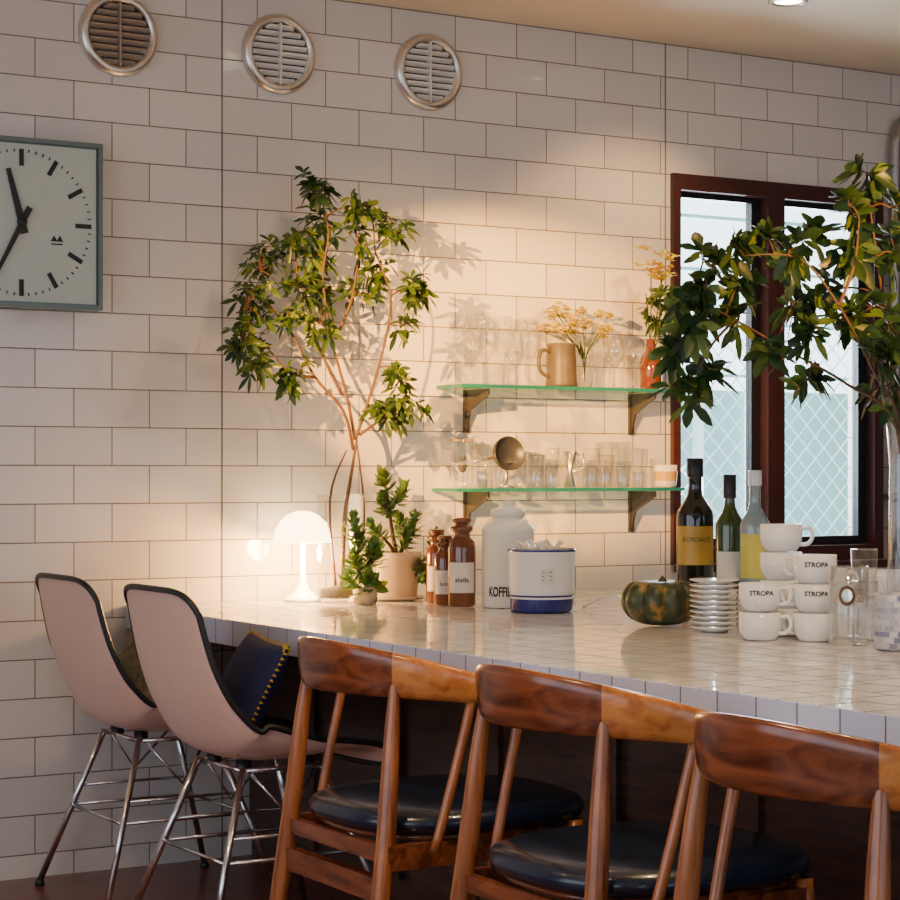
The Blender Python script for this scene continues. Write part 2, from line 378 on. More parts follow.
def wineglass(x,y,z,h=.20,r=.035):
    b=MB(); s=h/.2
    b.lathe([(.0001,.0015),(.030,.0015),(.031,.003),(.004,.008),(.0035,.075*s),(.012,.085*s),(r*.85,.11*s),(r,.14*s),(r*.82,h),(r*.80,h)],'glass',24)
    b.obj('wine_glass',(x,y,z+.0005))
def tumbler(x,y,z,h=.09,r=.034,name='drinking_glass',prt=False):
    b=MB(); b.lathe([(.0001,.001),(r*.8,.001),(r*.84,.006),(r,h),(r-.002,h+.001),(r-.002,h-.003)],'glass',24)
    b.lathe([(.0001,.010),(r*.83,.010)],'glass',24)
    if prt:
        R_=r*.94
        def band(pts):
            vs=[];fs=[]
            for a,z0,z1 in pts: vs+=[(R_*1.04*math.cos(CAMANG+a),R_*1.04*math.sin(CAMANG+a),h*z0),(R_*1.04*math.cos(CAMANG+a),R_*1.04*math.sin(CAMANG+a),h*z1)]
            for i in range(len(pts)-1): fs.append((2*i,2*i+2,2*i+3,2*i+1))
            b.add(vs,fs,'ink')
        band([(-.4+i*.1,.44-.14*math.sqrt(max(0,1-((i-4)/4)**2)),.46) for i in range(9)])
        band([(-.35+i*.1,.54,.66 if i%2 else .56) for i in range(8)])
        for i in range(24):
            a=i*6.283/24; a2=(i+1)*6.283/24
            b.add([(R_*1.05*math.cos(q),R_*1.05*math.sin(q),zz) for q in(a,a2) for zz in(h*.93,h*.96)],[(0,2,3,1)],'gold')
    b.obj(name,(x,y,z+.0005))
for x,y,h in((1.03,-.055,.21),(1.10,-.108,.20),(1.115,-.037,.22),(1.185,-.065,.21),(1.25,-.108,.2),(1.262,-.036,.21)): wineglass(x,y,SZ1,h,.031)
wineglass(1.560,-.110,SZ1,.16,.033); wineglass(1.640,-.112,SZ1,.15,.031); wineglass(1.61,-.038,SZ1,.17,.030); wineglass(1.545,-.036,SZ1,.17,.028)
tumbler(1.03,-.122,SZ1,.10,.024); tumbler(1.175,-.127,SZ1,.10,.022); tumbler(1.405,-.022,SZ1,.11,.019); tumbler(1.685,-.030,SZ1,.11,.022)
tumbler(1.035,-.075,SZ2,.15,.036,'beer_glass',True)
random.seed(5)
x=1.125
while x<1.69:
    tumbler(x,-.038,SZ2,random.choice([.085,.10,.13,.14]),.030)
    if x>1.22 and not(1.32<x+.02<1.50): tumbler(x+.02,-.108,SZ2,random.choice([.08,.10,.12]),.029)
    x+=.064
tumbler(1.325,-.122,SZ2,.12,.022); tumbler(1.475,-.112,SZ2,.12,.026)
b=MB(); b.lathe([(.0001,.001),(.030,.001),(.034,.006),(.036,.07),(.033,.07),(.032,.05),(.0001,.05)],'label',28); b.lathe([(.0345,.02),(.0368,.05)],'gold',28); b.obj('votive_candle',(1.761,-.105,SZ2+.0005))
b=MB(); b.lathe([(.0001,.001),(.048,.001),(.050,.006),(.047,.02),(.045,.07),(.043,.12),(.046,.128),(.046,.132),(.041,.132),(.041,.02),(.0001,.02)],'stone',32)
b.tube(smooth_pts([(-.042,0,.108),(-.07,0,.11),(-.083,0,.08),(-.075,0,.045),(-.044,0,.028)],5),.006,'stone')
b.obj('stoneware_tankard',(1.375,-.095,SZ1+.0005))
b=MB(); b.X=Matrix.Translation((0,0,.10))@Matrix.Rotation(math.radians(80),4,'X')@Matrix.Rotation(.2,4,'Z')
b.lathe([(.0001,0),(.045,0),(.05,.004),(.052,.02),(.050,.02),(.047,.006),(.0001,.004)],'bracket',32)
b.tube([(-.05,0,.012),(-.13,0,.02)],.005,'steel'); b.X=Matrix.Identity(4)
b.lathe([(.0001,.0),(.022,.0),(.024,.004),(.006,.01),(.006,.06),(.02,.075)],'steel',20)
b.obj('steel_strainer',(1.165,-.112,SZ2+.0005))
b=MB(); b.lathe([(.0001,.001),(.018,.001),(.006,.05),(.024,.11),(.022,.11),(.0001,.055)],'steel',20); b.tube([(0.02,0,.1),(.05,0,.105),(.052,0,.06),(.012,0,.05)],.003,'steel')
b.obj('steel_jigger',(1.39,-.118,SZ2+.0005))

# ------------------------------------------------------------ foliage helpers
def leaf(mb,p,d,n,Ln,W,k,ymax=None,curl=.22):
    p=Vector(p); d=Vector(d).normalized()
    if ymax is not None and (p+d*Ln).y>ymax: d.y=-abs(d.y); d.normalize()
    n=Vector(n); n=(n-d*n.dot(d))
    if n.length<.05: n=Vector((.3,.5,.8))-d*d.dot(Vector((.3,.5,.8)))
    n.normalize(); s=d.cross(n); g=Vector((0,0,-1))*curl*Ln
    vs=[p, p+d*.25*Ln-s*W*.33, p+d*.25*Ln-n*.1*W, p+d*.25*Ln+s*W*.33,
        p+d*.58*Ln-s*W*.52+g*.35, p+d*.58*Ln-n*.14*W+g*.35, p+d*.58*Ln+s*W*.52+g*.35,
        p+d*.84*Ln-s*W*.32+g*.72, p+d*.84*Ln-n*.08*W+g*.72, p+d*.84*Ln+s*W*.32+g*.72, p+d*Ln+g]
    if ymax is not None: vs=[Vector((v.x,min(v.y,ymax),v.z)) for v in vs]
    vs=[Vector((v.x,v.y,max(v.z,.006))) for v in vs]
    mb.add(vs,[(0,2,1),(0,3,2),(1,2,5,4),(2,3,6,5),(4,5,8,7),(5,6,9,8),(7,8,10),(8,9,10)],k)
def whorl(mb,p,ax,n,Ln,W,ks,spread=1.2,ymax=None,jit=.3,curl=.22):
    ax=Vector(ax).normalized(); a=ax.orthogonal().normalized(); b_=ax.cross(a)
    ph=random.random()*6.28
    for i in range(n):
        t=ph+i*6.283/n+random.uniform(-jit,jit); sp=spread+random.uniform(-.4,.4)
        rad=a*math.cos(t)+b_*math.sin(t)
        d=ax*math.cos(sp)+rad*math.sin(sp)
        leaf(mb,p,d,ax*math.sin(sp)-rad*math.cos(sp),Ln*random.uniform(.65,1.15),W*random.uniform(.75,1.15),random.choice(ks),ymax,curl)
def foliage(mb,clusters,joints,ntw,Ln,W,ks,twk,nleaf=6,ymax=None,flat=.5,spread=1.2,curl=.3,mid=3):
    for (cx,cy,cz,r) in clusters:
        c=Vector((cx,cy,cz)); j=min(joints,key=lambda q:(q-c).length)
        m=(j+c)/2+Vector((0,0,.01)); mb.tube(smooth_pts([j,m,c],3),[.0022]*7,twk,5)
        for i in range(ntw):
            o=Vector((random.gauss(0,1),random.gauss(0,flat),random.gauss(0,1)))
            if o.length>0: o=o.normalized()*r*random.uniform(.35,1.1)
            o.y*=flat; e=c+o
            if ymax is not None: e.y=min(e.y,ymax-.015)
            mb.tube([c,(c+e)/2+Vector((0,0,.004)),e],[.0016,.0013,.001],twk,4)
            ax=(e-c).normalized()*.8+Vector((random.uniform(-.5,.5),random.uniform(-.6,.2),.45))
            whorl(mb,e,ax,nleaf,Ln,W,ks,spread,ymax,curl=curl)
            if mid: whorl(mb,(c+e)/2,ax,mid,Ln*.9,W,ks,1.1,ymax,curl=curl)

def P1(px,py,y=0): return Vector(((px-337)/316,y,(602-py)/357))
b=MB()
b.lathe([(.0001,.001),(.062,.001),(.066,.008),(.066,.30),(.063,.302)],'glass',32)
b.lathe([(.0001,.013),(.058,.013),(.060,.035),(.0001,.05)],'soil',24)
stems=[[P1(338,590),P1(343,520,.01),P1(347,480,0),P1(352,440,-.01)],
 [P1(350,450),P1(337,412,-.02),P1(312,378,0),P1(292,335,.02),P1(268,305,.02),P1(250,285,.01)],
 [P1(352,440),P1(345,395,.01),P1(332,340,.02),P1(320,280,.0),P1(322,235,-.02),P1(318,200,0)],
 [P1(352,440),P1(362,400,-.02),P1(376,345,-.03),P1(384,295,-.02),P1(372,250,0)],
 [P1(356,435),P1(378,415,-.03),P1(398,395,-.03)],
 [P1(332,340),P1(345,300,-.02),P1(352,255,-.02)],
 [P1(336,590,.02),P1(330,500,.02),P1(345,450,.01)],
 [P1(345,590,-.02),P1(356,520,-.03),P1(350,440,-.02)],
 [P1(340,395,.01),P1(322,350,.03),P1(302,300,.03),P1(296,245,.02)],
 [P1(312,378),P1(285,375,-.02),P1(262,350,-.02)]]
J=[]
for i,s_ in enumerate(stems):
    sp=smooth_pts(s_,5); n=len(sp); r0=.0085 if i==0 else .0050
    b.tube(sp,[r0-(r0*.6)*q/(n-1) for q in range(n)],'barkr' if i%3 else 'bark',7); J+=sp[n//3:]
cl=[(248,278,24),(238,312,26),(258,345,24),(288,378,16),(234,345,16),(262,300,20),(306,194,15),(328,218,20),(346,208,16),(298,235,20),(350,245,20),(378,235,14),(380,265,16),(398,290,14),(358,292,18),(330,295,14),(306,325,16),(396,398,18),(374,415,14),(386,372,12),(316,258,16),(298,290,14),(390,325,10),(328,190,8),(404,286,8),(276,262,14),(292,322,14),(245,368,14),(365,220,12),(400,410,10)]
foliage(b,[(P1(a,c).x,random.uniform(-.09,.06),P1(a,c).z,r/310) for a,c,r in cl],J,8,.044,.0165,['leafA','leafB','leafB','leafC','leafB'],'barkr',5,ymax=.185,mid=2,curl=.3)
b.obj('potted_tree',(.560,-.2,CH+.0005))

def jade(mb,stems,Ln,W,ks,n=10,k='bark',ymax=None):
    for s_ in stems:
        sp=smooth_pts(s_,4); mb.tube(sp,[.007-.004*q/(len(sp)-1) for q in range(len(sp))],k,6)
        e=sp[-1]; ax=(sp[-1]-sp[-2]).normalized()+Vector((0,0,.6))
        for t in range(4): whorl(mb,e-ax.normalized()*.016*t+Vector((0,0,.008)),ax,n-2,Ln*(.75+.12*t),W,ks,.55+.28*t,ymax,curl=-.05)
b=MB()
b.lathe([(.0001,.001),(.050,.001),(.054,.01),(.064,.115),(.069,.118),(.069,.137),(.061,.137),(.059,.115),(.0001,.112)],'clay',32)
b.lathe([(.05,.002),(.072,.004),(.074,.012),(.070,.012),(.05,.006)],'clay',32)
jade(b,[[(0,0,.11),(-.02,0,.2),(-.04,-.01,.30),(-.05,0,.345)],[(0,0,.11),(.02,-.01,.17),(.04,-.02,.22)],[(0,0,.11),(-.04,-.02,.16),(-.09,-.02,.20)],[(.0,0,.11),(.03,.02,.17),(.02,.03,.22)],[(-.02,0,.24),(-.06,-.02,.28)],[(0,0,.12),(.03,-.05,.13),(.04,-.08,.06)],[(-.02,0,.26),(.01,-.01,.31)],[(0,0,.11),(0,-.03,.16),(.01,-.04,.185)]],.042,.019,['jade','jade','leafA'],11,ymax=.17)
b.obj('potted_jade_plant',(.745,-.20,CH+.0005))
b=MB()
b.lathe([(.0001,.001),(.030,.001),(.036,.05),(.033,.05),(.0001,.045)],'clay',24)
jade(b,[[(0,0,.04),(-.02,0,.12),(-.04,-.01,.22)],[(0,0,.04),(.0,-.01,.1),(.01,-.02,.15)],[(0,0,.04),(-.03,-.02,.09),(-.05,-.03,.12)],[(0,0,.04),(.02,.01,.09),(.03,.0,.14)],[(0,0,.04),(0,-.03,.06),(-.01,-.05,.06)],[(0,0,.04),(-.03,-.02,.05),(-.06,-.02,.06)],[(0,0,.04),(-.01,.0,.10),(-.02,.0,.17)]],.048,.019,['jade','leafA','jade'],10)
b.obj('potted_succulent',(.572,-.325,CH+.0005))
b=MB()
b.lathe([(.0001,.001),(.038,.001),(.046,.085),(.043,.085),(.0001,.075)],'bracket',24)
jade(b,[[(0,0,.07),(0,0,.15)],[(0,0,.07),(-.02,0,.14)],[(0,0,.07),(.03,-.01,.13)],[(0,0,.07),(0,-.03,.12)],[(0,0,.07),(.01,.03,.17)]],.045,.020,['leafB','jade','leafC'],10)
b.obj('small_potted_plant',(.890,-.19,CH+.0005))

b=MB()
b.lathe([(.0001,.001),(.052,.001),(.054,.005),(.046,.012),(.022,.03),(.011,.055),(.008,.085),(.0075,.175),(.0001,.175)],'lampw',40)
b.lathe([(.0001,.255),(.02,.2535),(.045,.243),(.066,.222),(.078,.195),(.083,.168),(.081,.167),(.075,.194),(.063,.218),(.043,.238),(.0001,.25)],'shade',48)
b.lathe([(.0001,.17),(.012,.172),(.018,.19),(.012,.21),(.0001,.215)],'bulb',20)
b.tube([(0,0,.17),(0,0,.25)],.003,'steel')
b.obj('mushroom_table_lamp',(.478,-.13,CH+.0005))
l=D.lights.new('lamp_bulb','POINT'); l.energy=24; l.color=(1,.50,.13); l.shadow_soft_size=.03
o=D.objects.new('lamp_bulb',l); bpy.context.scene.collection.objects.link(o); o.location=(.478,-.165,CH+.14)

def jar(x,y,r,h,t):
    b=MB(); b.lathe([(.0001,.001),(r*.93,.001),(r,.006),(r,h*.66),(r*.92,h*.73),(r*.6,h*.78),(r*.58,h*.83),(r*.8,h*.86),(r*.8,h*.90),(r*.5,h*.91),(r*.45,h*.93),(r*.7,h*.95),(r*.72,h*.985),(r*.4,h),(.0001,h)],'amber',32)
    vs=[];fs=[]
    for i in range(13):
        a=CAMANG-1.0+i*2.0/12
        for z in(h*.16,h*.5): vs.append((r*1.012*math.cos(a),r*1.012*math.sin(a),z))
    for i in range(12): fs.append((2*i,2*i+2,2*i+3,2*i+1))
    b.add(vs,fs,'label'); text_cyl(b,t,r*.5,r*1.03,h*.28,CAMANG,bold=.0003)
    b.obj('apothecary_jar',(x,y,CH+.0005))
jar(.755,-.535,.038,.240,'stella'); jar(.752,-.448,.030,.190,'brin'); jar(.782,-.355,.030,.205,'fru')

b=MB(); r=.070
b.lathe([(.0001,.001),(r*.97,.001),(r,.006),(r,.20),(r*1.02,.203),(r*1.02,.209),(r*.93,.222),(r*.76,.234),(r*.64,.238),(r*.60,.243),(r*.66,.246),(r*.66,.258),(r*.6,.264),(.026,.268),(.022,.272),(.024,.285),(.0001,.287)],'enamel',40)
text_cyl(b,'KOFFIE',.036,r*1.012,.032,CAMANG-.36,bold=.0012,nar=.58)
b.obj('coffee_canister',(.850,-.618,CH+.0005))
b=MB(); r=.086
b.lathe([(.0001,.001),(r*.93,.001),(r*.96,.008),(r*.965,.036)],'blue',40)
b.lathe([(r*.965,.036),(r,.06),(r*1.0,.15),(r*1.035,.156),(r*1.035,.163),(r*.95,.163),(r*.94,.02),(.0001,.02)],'white',40)
b.lathe([(r*.972,.041),(r*1.004,.046)],'blue',40); b.lathe([(r*1.03,.1555),(r*1.04,.16),(r*1.03,.165),(r*.95,.1645)],'blue',40)
vs=[];fs=[]
for i in range(9):
    a=CAMANG-.1+i*.42/8
    for z in(.075,.115): vs.append((r*1.006*math.cos(a),r*1.006*math.sin(a),z))
for i in range(8): fs.append((2*i,2*i+2,2*i+3,2*i+1))
b.add(vs,fs,'label')
for q in(.085,.095,.105): b.add([(r*1.011*math.cos(CAMANG+a),r*1.011*math.sin(CAMANG+a),z) for a in(-.02,.24) for z in(q,q+.003)],[(0,2,3,1)],'stone')
for i in range(18):
    a=random.uniform(0,6.28); q=random.uniform(.02,.06); d=random.uniform(0,6.28)
    b.tube([(q*math.cos(a),q*math.sin(a),.15),(q*math.cos(a)+.05*math.cos(d),q*math.sin(a)+.02*math.sin(d),.182)],.004,random.choice(['label','steel','white','enamel']),6)
b.obj('sugar_crock',(.822,-.826,CH+.0005))
b=MB(); b.lathe([(.0001,.002),(.02,.004),(.034,.016),(.037,.026),(.034,.026),(.018,.008),(.0001,.006)],'bracket',24)
b.tube(smooth_pts([(-.035,0,.022),(-.06,.02,.035),(-.09,.06,.03),(-.12,.1,.006)],4),.004,'steel')
b.obj('serving_ladle',(1.09,-.90,CH+.0005))

b=MB(); R=.095; rs=[]
for i in range(1,18):
    ph=math.pi*i/18; ring=[]
    for j in range(108):
        a=2*math.pi*j/108; rib=1-.17*(1-abs(math.sin(4.5*a)))**1.5
        rr=R*math.sin(ph)**.70*rib; z=.060-.058*math.cos(ph)
        if ph>2.4: z-=.022*(ph-2.4)
        ring.append((rr*math.cos(a),rr*math.sin(a),z))
    rs.append(ring)
b.rings(rs,'pump')
b.tube(smooth_pts([(0,0,.095),(.002,0,.106),(.008,-.004,.113)],4),[.014,.011,.009,.008,.008,.008,.008,.009,.010],'bark',8)
b.obj('green_pumpkin',(.79,-1.385,CH+.0005))

def bottle(name,x,y,z,r,h,kb,lab,cap,sh=.62,txt=None,lz=(.18,.48),capk='black'):
    b=MB(); n=r*.36
    b.lathe([(.0001,.001),(r*.94,.001),(r,.006),(r,h*(sh-.04)),(r*.93,h*sh),(r*.6,h*(sh+.07)),(n*1.15,h*(sh+.12)),(n,h*(sh+.17)),(n,h*.94),(n*1.2,h*.945),(n*1.2,h*.97),(n,h*.975),(n,h),(.0001,h)],kb,36)
    b.lathe([(n*1.22,h*cap),(n*1.25,h*(cap+.005)),(n*1.25,h*1.0),(n*1.1,h*1.006),(.0001,h*1.006)],capk,24)
    vs=[];fs=[]
    for i in range(17):
        a=CAMANG-1.25+i*2.5/16
        for q in lz: vs.append((r*1.01*math.cos(a),r*1.01*math.sin(a),h*q))
    for i in range(16): fs.append((2*i,2*i+2,2*i+3,2*i+1))
    b.add(vs,fs,lab)
    if txt: text_cyl(b,txt,r*.34,r*1.02,h*(lz[0]*.4+lz[1]*.6),CAMANG,'ink')
    b.obj(name,(x,y,z+.0005))
bottle('whiskey_bottle',.975,-1.275,.80,.045,.315,'bottled','gold',.86,.60,'KORDALES')
bottle('wine_bottle',.972,-1.414,.80,.034,.275,'bottleg','label',.80,.60,lz=(.1,.34))
bottle('liqueur_bottle',.972,-1.508,.80,.036,.285,'bottlec','ylabel',.88,.58,lz=(.12,.48),capk='white')

b=MB()
for i in range(10):
    z=i*.0118
    b.lathe([(.0001,.001+z),(.03,.001+z),(.032,.004+z),(.056,.011+z),(.0575,.0135+z),(.055,.0135+z),(.030,.0065+z),(.0001,.006+z)],'white',32)
b.obj('saucer_stack',(.785,-1.594,CH+.0005))
def cups(x,y,z,n,ang,txt=(1,)):
    b=MB(); hh=.062
    for i in range(n):
        z0=i*hh; r=.0465; a=ang+random.uniform(-.3,.3)
        b.lathe([(.0001,.001+z0),(r*.72,.001+z0),(r*.76,.004+z0),(r*.95,.016+z0),(r,.03+z0),(r,.0605+z0),(r*.94,.0605+z0),(r*.92,.02+z0),(.0001,.01+z0)],'white',32)
        c=Vector((math.cos(a),math.sin(a),0))
        b.tube(smooth_pts([c*r*.95+Vector((0,0,z0+.05)),c*(r+.018)+Vector((0,0,z0+.052)),c*(r+.024)+Vector((0,0,z0+.034)),c*(r+.014)+Vector((0,0,z0+.018)),c*r*.93+Vector((0,0,z0+.016))],4),.0045,'white',8)
        if i in txt: text_cyl(b,'STROPA',.0145,r*1.015,z0+.036,CAMANG-.1,'ink',bold=.0005)
    b.obj('coffee_cup_stack',(x,y,z+.0005))
ra=CAMANG+math.pi/2-.25
cups(.729,-1.824,CH,2,CAMANG+1.1); cups(.850,-1.748,CH,4,ra,()); cups(.812,-1.905,CH,3,CAMANG-1.9,(1,2)); cups(1.06,-1.66,.80,1,ra,()); cups(1.12,-1.78,.80,1,ra+.6,())
b=MB(); r=.042; h=.165
b.lathe([(.0001,.001),(r*.9,.001),(r*.95,.006),(r*.95,.03),(r,.06),(r*1.02,h),(r*.95,h),(r*.9,.06),(r*.8,.02),(.0001,.018)],'glass',32)
c=Vector((math.cos(CAMANG+1.8),math.sin(CAMANG+1.8),0))
b.tube(smooth_pts([c*r*.98+Vector((0,0,.135)),c*(r+.030)+Vector((0,0,.13)),c*(r+.034)+Vector((0,0,.08)),c*(r+.018)+Vector((0,0,.045)),c*r*.98+Vector((0,0,.04))],5),.006,'glass',10)
vs=[];fs=[]
for i in range(24):
    a=i*6.283/24
    for q in(.011,.017):
        t=q*math.cos(a); vs.append((r*1.03*math.cos(CAMANG-.25+t/r),r*1.03*math.sin(CAMANG-.25+t/r),.105+q*1.25*math.sin(a)))
for i in range(24): j=(i+1)%24; fs.append((2*i,2*j,2*j+1,2*i+1))
b.add(vs,fs,'bark')
b.obj('glass_beer_mug',(.803,-2.020,CH+.0005))
tumbler(.888,-1.978,CH,.13,.028); tumbler(.885,-2.110,CH,.11,.030); tumbler(1.02,-1.83,.80,.11,.030)
b=MB(); b.lathe([(.0001,.001),(.034,.001),(.038,.008),(.040,.05),(.038,.10),(.036,.115),(.033,.115),(.035,.05),(.0001,.012)],'mosaic',32)
b.lathe([(.0001,.10),(.03,.10),(.031,.02)],'label',24); b.tube([(0,0,.1),(0,0,.112)],.0015,'ink',5)
b.obj('mosaic_candle_jar',(.795,-2.165,CH+.0005))

b=MB(); b.lathe([(.0001,.001),(.022,.001),(.026,.03),(.018,.07),(.015,.085),(.020,.10),(.018,.10)],'glass',24)
for i in range(34):
    e=Vector((random.uniform(-.15,.075),random.uniform(-.05,.04),random.uniform(.15,.25)))
    b.tube(smooth_pts([(0,0,.02),(e.x*.15,e.y*.15,.11),e],4),.0009,'leafB',4)
    for q in range(8):
        whorl(b,e+Vector((random.uniform(-.014,.014),random.uniform(-.01,.01),random.uniform(-.010,.01))),(0,-.2,1),5,.015,.011,['yel'],1.0)
b.obj('yellow_flower_vase',(1.468,-.085,SZ1+.0005))
b=MB(); b.lathe([(.0001,.001),(.030,.001),(.034,.01),(.036,.08),(.030,.105),(.016,.12),(.014,.15),(.018,.155),(.014,.158),(.0001,.12)],'amber',28)
J=[]
for e in((-.02,0,.30),(.03,-.02,.36),(.06,-.03,.26),(.10,-.04,.31),(0,0,.38),(.05,0,.22)):
    sp=smooth_pts([(0,0,.1),(e[0]*.4,e[1]*.4,.2),e],4); b.tube(sp,.002,'leafB',5); J+=sp[6:]
foliage(b,[(-.01,0,.27,.035),(.03,-.02,.30,.035),(.07,-.03,.24,.035),(.02,0,.22,.03),(.09,-.04,.27,.03)],J,4,.045,.015,['leafA','leafB','leafC'],'leafB',5,ymax=.075)
for i in range(26): whorl(b,(random.uniform(-.05,.07),random.uniform(-.05,.01),random.uniform(.33,.44)),(0,-.3,1),7,.027,.013,['orange','yel','yel'],.9,ymax=.075)
b.obj('flower_bottle_vase',(1.715,-.09,SZ1+.0005))

def P2(px,py,dp=0):
    u=(px-905)/455; return Vector((u*.859+dp*.512,-u*.512+dp*.859,1.076+(475-py)/455-.80))
b=MB(); b.lathe([(.0001,.001),(.040,.001),(.043,.006),(.036,.12),(.034,.30),(.042,.40),(.040,.40)],'glass',32)
br=[[P2(905,590),P2(902,420),P2(890,350),P2(872,260,-.05),P2(862,190,-.05)],
 [P2(906,590),P2(900,430),P2(870,375,-.05),P2(830,310,-.1),P2(790,265,-.12),P2(735,262,-.12)],
 [P2(904,590),P2(897,430),P2(850,385,.02),P2(790,350,.03),P2(735,320,.0),P2(695,300,0)],
 [P2(905,590),P2(905,430),P2(915,350,0),P2(930,260,0)],
 [P2(830,310,-.1),P2(845,270,-.1),P2(850,225,-.1)],
 [P2(735,320),P2(712,345,0),P2(695,378,0)],[P2(790,350,.03),P2(770,375,.03)]]
J=[]
for s_ in br:
    sp=smooth_pts(s_,5); n=len(sp); b.tube(sp,[.0045-.0028*q/(n-1) for q in range(n)],'bark',6); J+=[q for q in sp if q.z>.35]
cl=[(860,178,12),(884,212,20),(842,212,20),(850,255,22),(890,258,20),(812,238,18),(785,255,18),(762,240,10),(725,248,18),(704,262,16),(682,300,16),(706,285,16),(692,322,20),(676,350,14),(688,388,16),(712,374,14),(740,318,12),(770,352,10),(806,340,20),(838,322,20),(866,310,20),(890,338,22),(866,362,22),(892,385,20),(826,288,18),(925,300,30),(925,240,30),(815,378,12),(745,280,10),(800,300,12)]
C2=[]
for a,c,r in cl:
    q=P2(a,c,random.uniform(-.1,.08)); C2.append((q.x,q.y,q.z,r/440))
foliage(b,C2,J,5,.060,.026,['leafC','leafB','leafC','leafB','leafA'],'bark',5,flat=.8,spread=1.15,mid=2,curl=.25)
b.obj('leafy_branch_vase',(1.052,-1.926,.8005))

# ------------------------------------------------------------ chairs
def wood_chair(x,y,rz=0):
    b=MB(); N=40; T0=math.radians(84); rs=[]; th=[]
    for i in range(N+1):
        t=-T0+2*T0*i/N; u=abs(t)/T0; th.append(t)
        c=Vector((-.250*math.cos(t),.262*math.sin(t),.716-.040*u**2)); o=Vector((-math.cos(t),math.sin(t),0)).normalized()
        hh=.051*(1-.52*u**1.6); tk=.011+.004*u
        if u>.93: k=max(.25,math.sqrt(max(0,1-((u-.93)/.07)**2))); hh*=k; tk*=k
        tilt=.16*(1-u)
        ring=[]
        for j in range(14):
            a=2*math.pi*j/14; ca,sa=math.cos(a),math.sin(a)
            dx=math.copysign(abs(ca)**.6,ca)*tk; dz=math.copysign(abs(sa)**.6,sa)*hh
            ring.append(c+o*(dx+dz*tilt)+Vector((0,0,dz)))
        rs.append(ring)
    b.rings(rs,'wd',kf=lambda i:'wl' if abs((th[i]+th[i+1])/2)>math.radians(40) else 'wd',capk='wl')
    for s in(-1,1):
        b.tube(smooth_pts([(-.275,s*.215,0),(-.243,s*.205,.2),(-.215,s*.195,.40),(-.195,s*.183,.60),(-.183,s*.176,.70)],4),[.012+.007*math.sin(math.pi*min(1,i/14)) for i in range(17)],'wleg',12)
        b.tube(smooth_pts([(.235,s*.215,0),(.215,s*.205,.2),(.20,s*.20,.41)],4),[.011,.012,.013,.014,.015,.016,.017,.017,.016],'wleg',12)
        b.tube(smooth_pts([(-.135,s*.236,.385),(-.100,s*.246,.52),(-.062,s*.252,.67)],4),[.0095]*9,'wleg',10)
        b.box((-.01,s*.205,.375),(.42,.020,.045),'wd')
    b.box((-.222,0,.315),(.020,.40,.045),'wd'); b.box((.205,0,.375),(.020,.40,.045),'wd')
    b.box((-.215,0,.380),(.018,.38,.03),'wd')
    def slab(z0,z1,k,hx,hy,bul):
        rr=[]
        pr=[(z0,.90),(z0,1),((z0+z1)/2,1.02),(z1-.004,.985),(z1+bul*.4,.90),(z1+bul*.8,.6),(z1+bul,.2)]
        for z,sc in pr:
            ring=[]
            for j in range(48):
                a=2*math.pi*j/48; ca,sa=math.cos(a),math.sin(a)
                ring.append((.03+math.copysign(abs(ca)**.75,ca)*hx*sc,math.copysign(abs(sa)**.75,sa)*hy*sc,z))
            rr.append(ring)
        b.rings(rr,k)
    slab(.396,.412,'wd',.235,.215,0); slab(.413,.448,'leather',.255,.232,.010)
    b.obj('wooden_dining_chair',(x,y,0),rz)
wood_chair(-.075,-1.80); wood_chair(-.075,-2.47); wood_chair(-.18,-3.21)

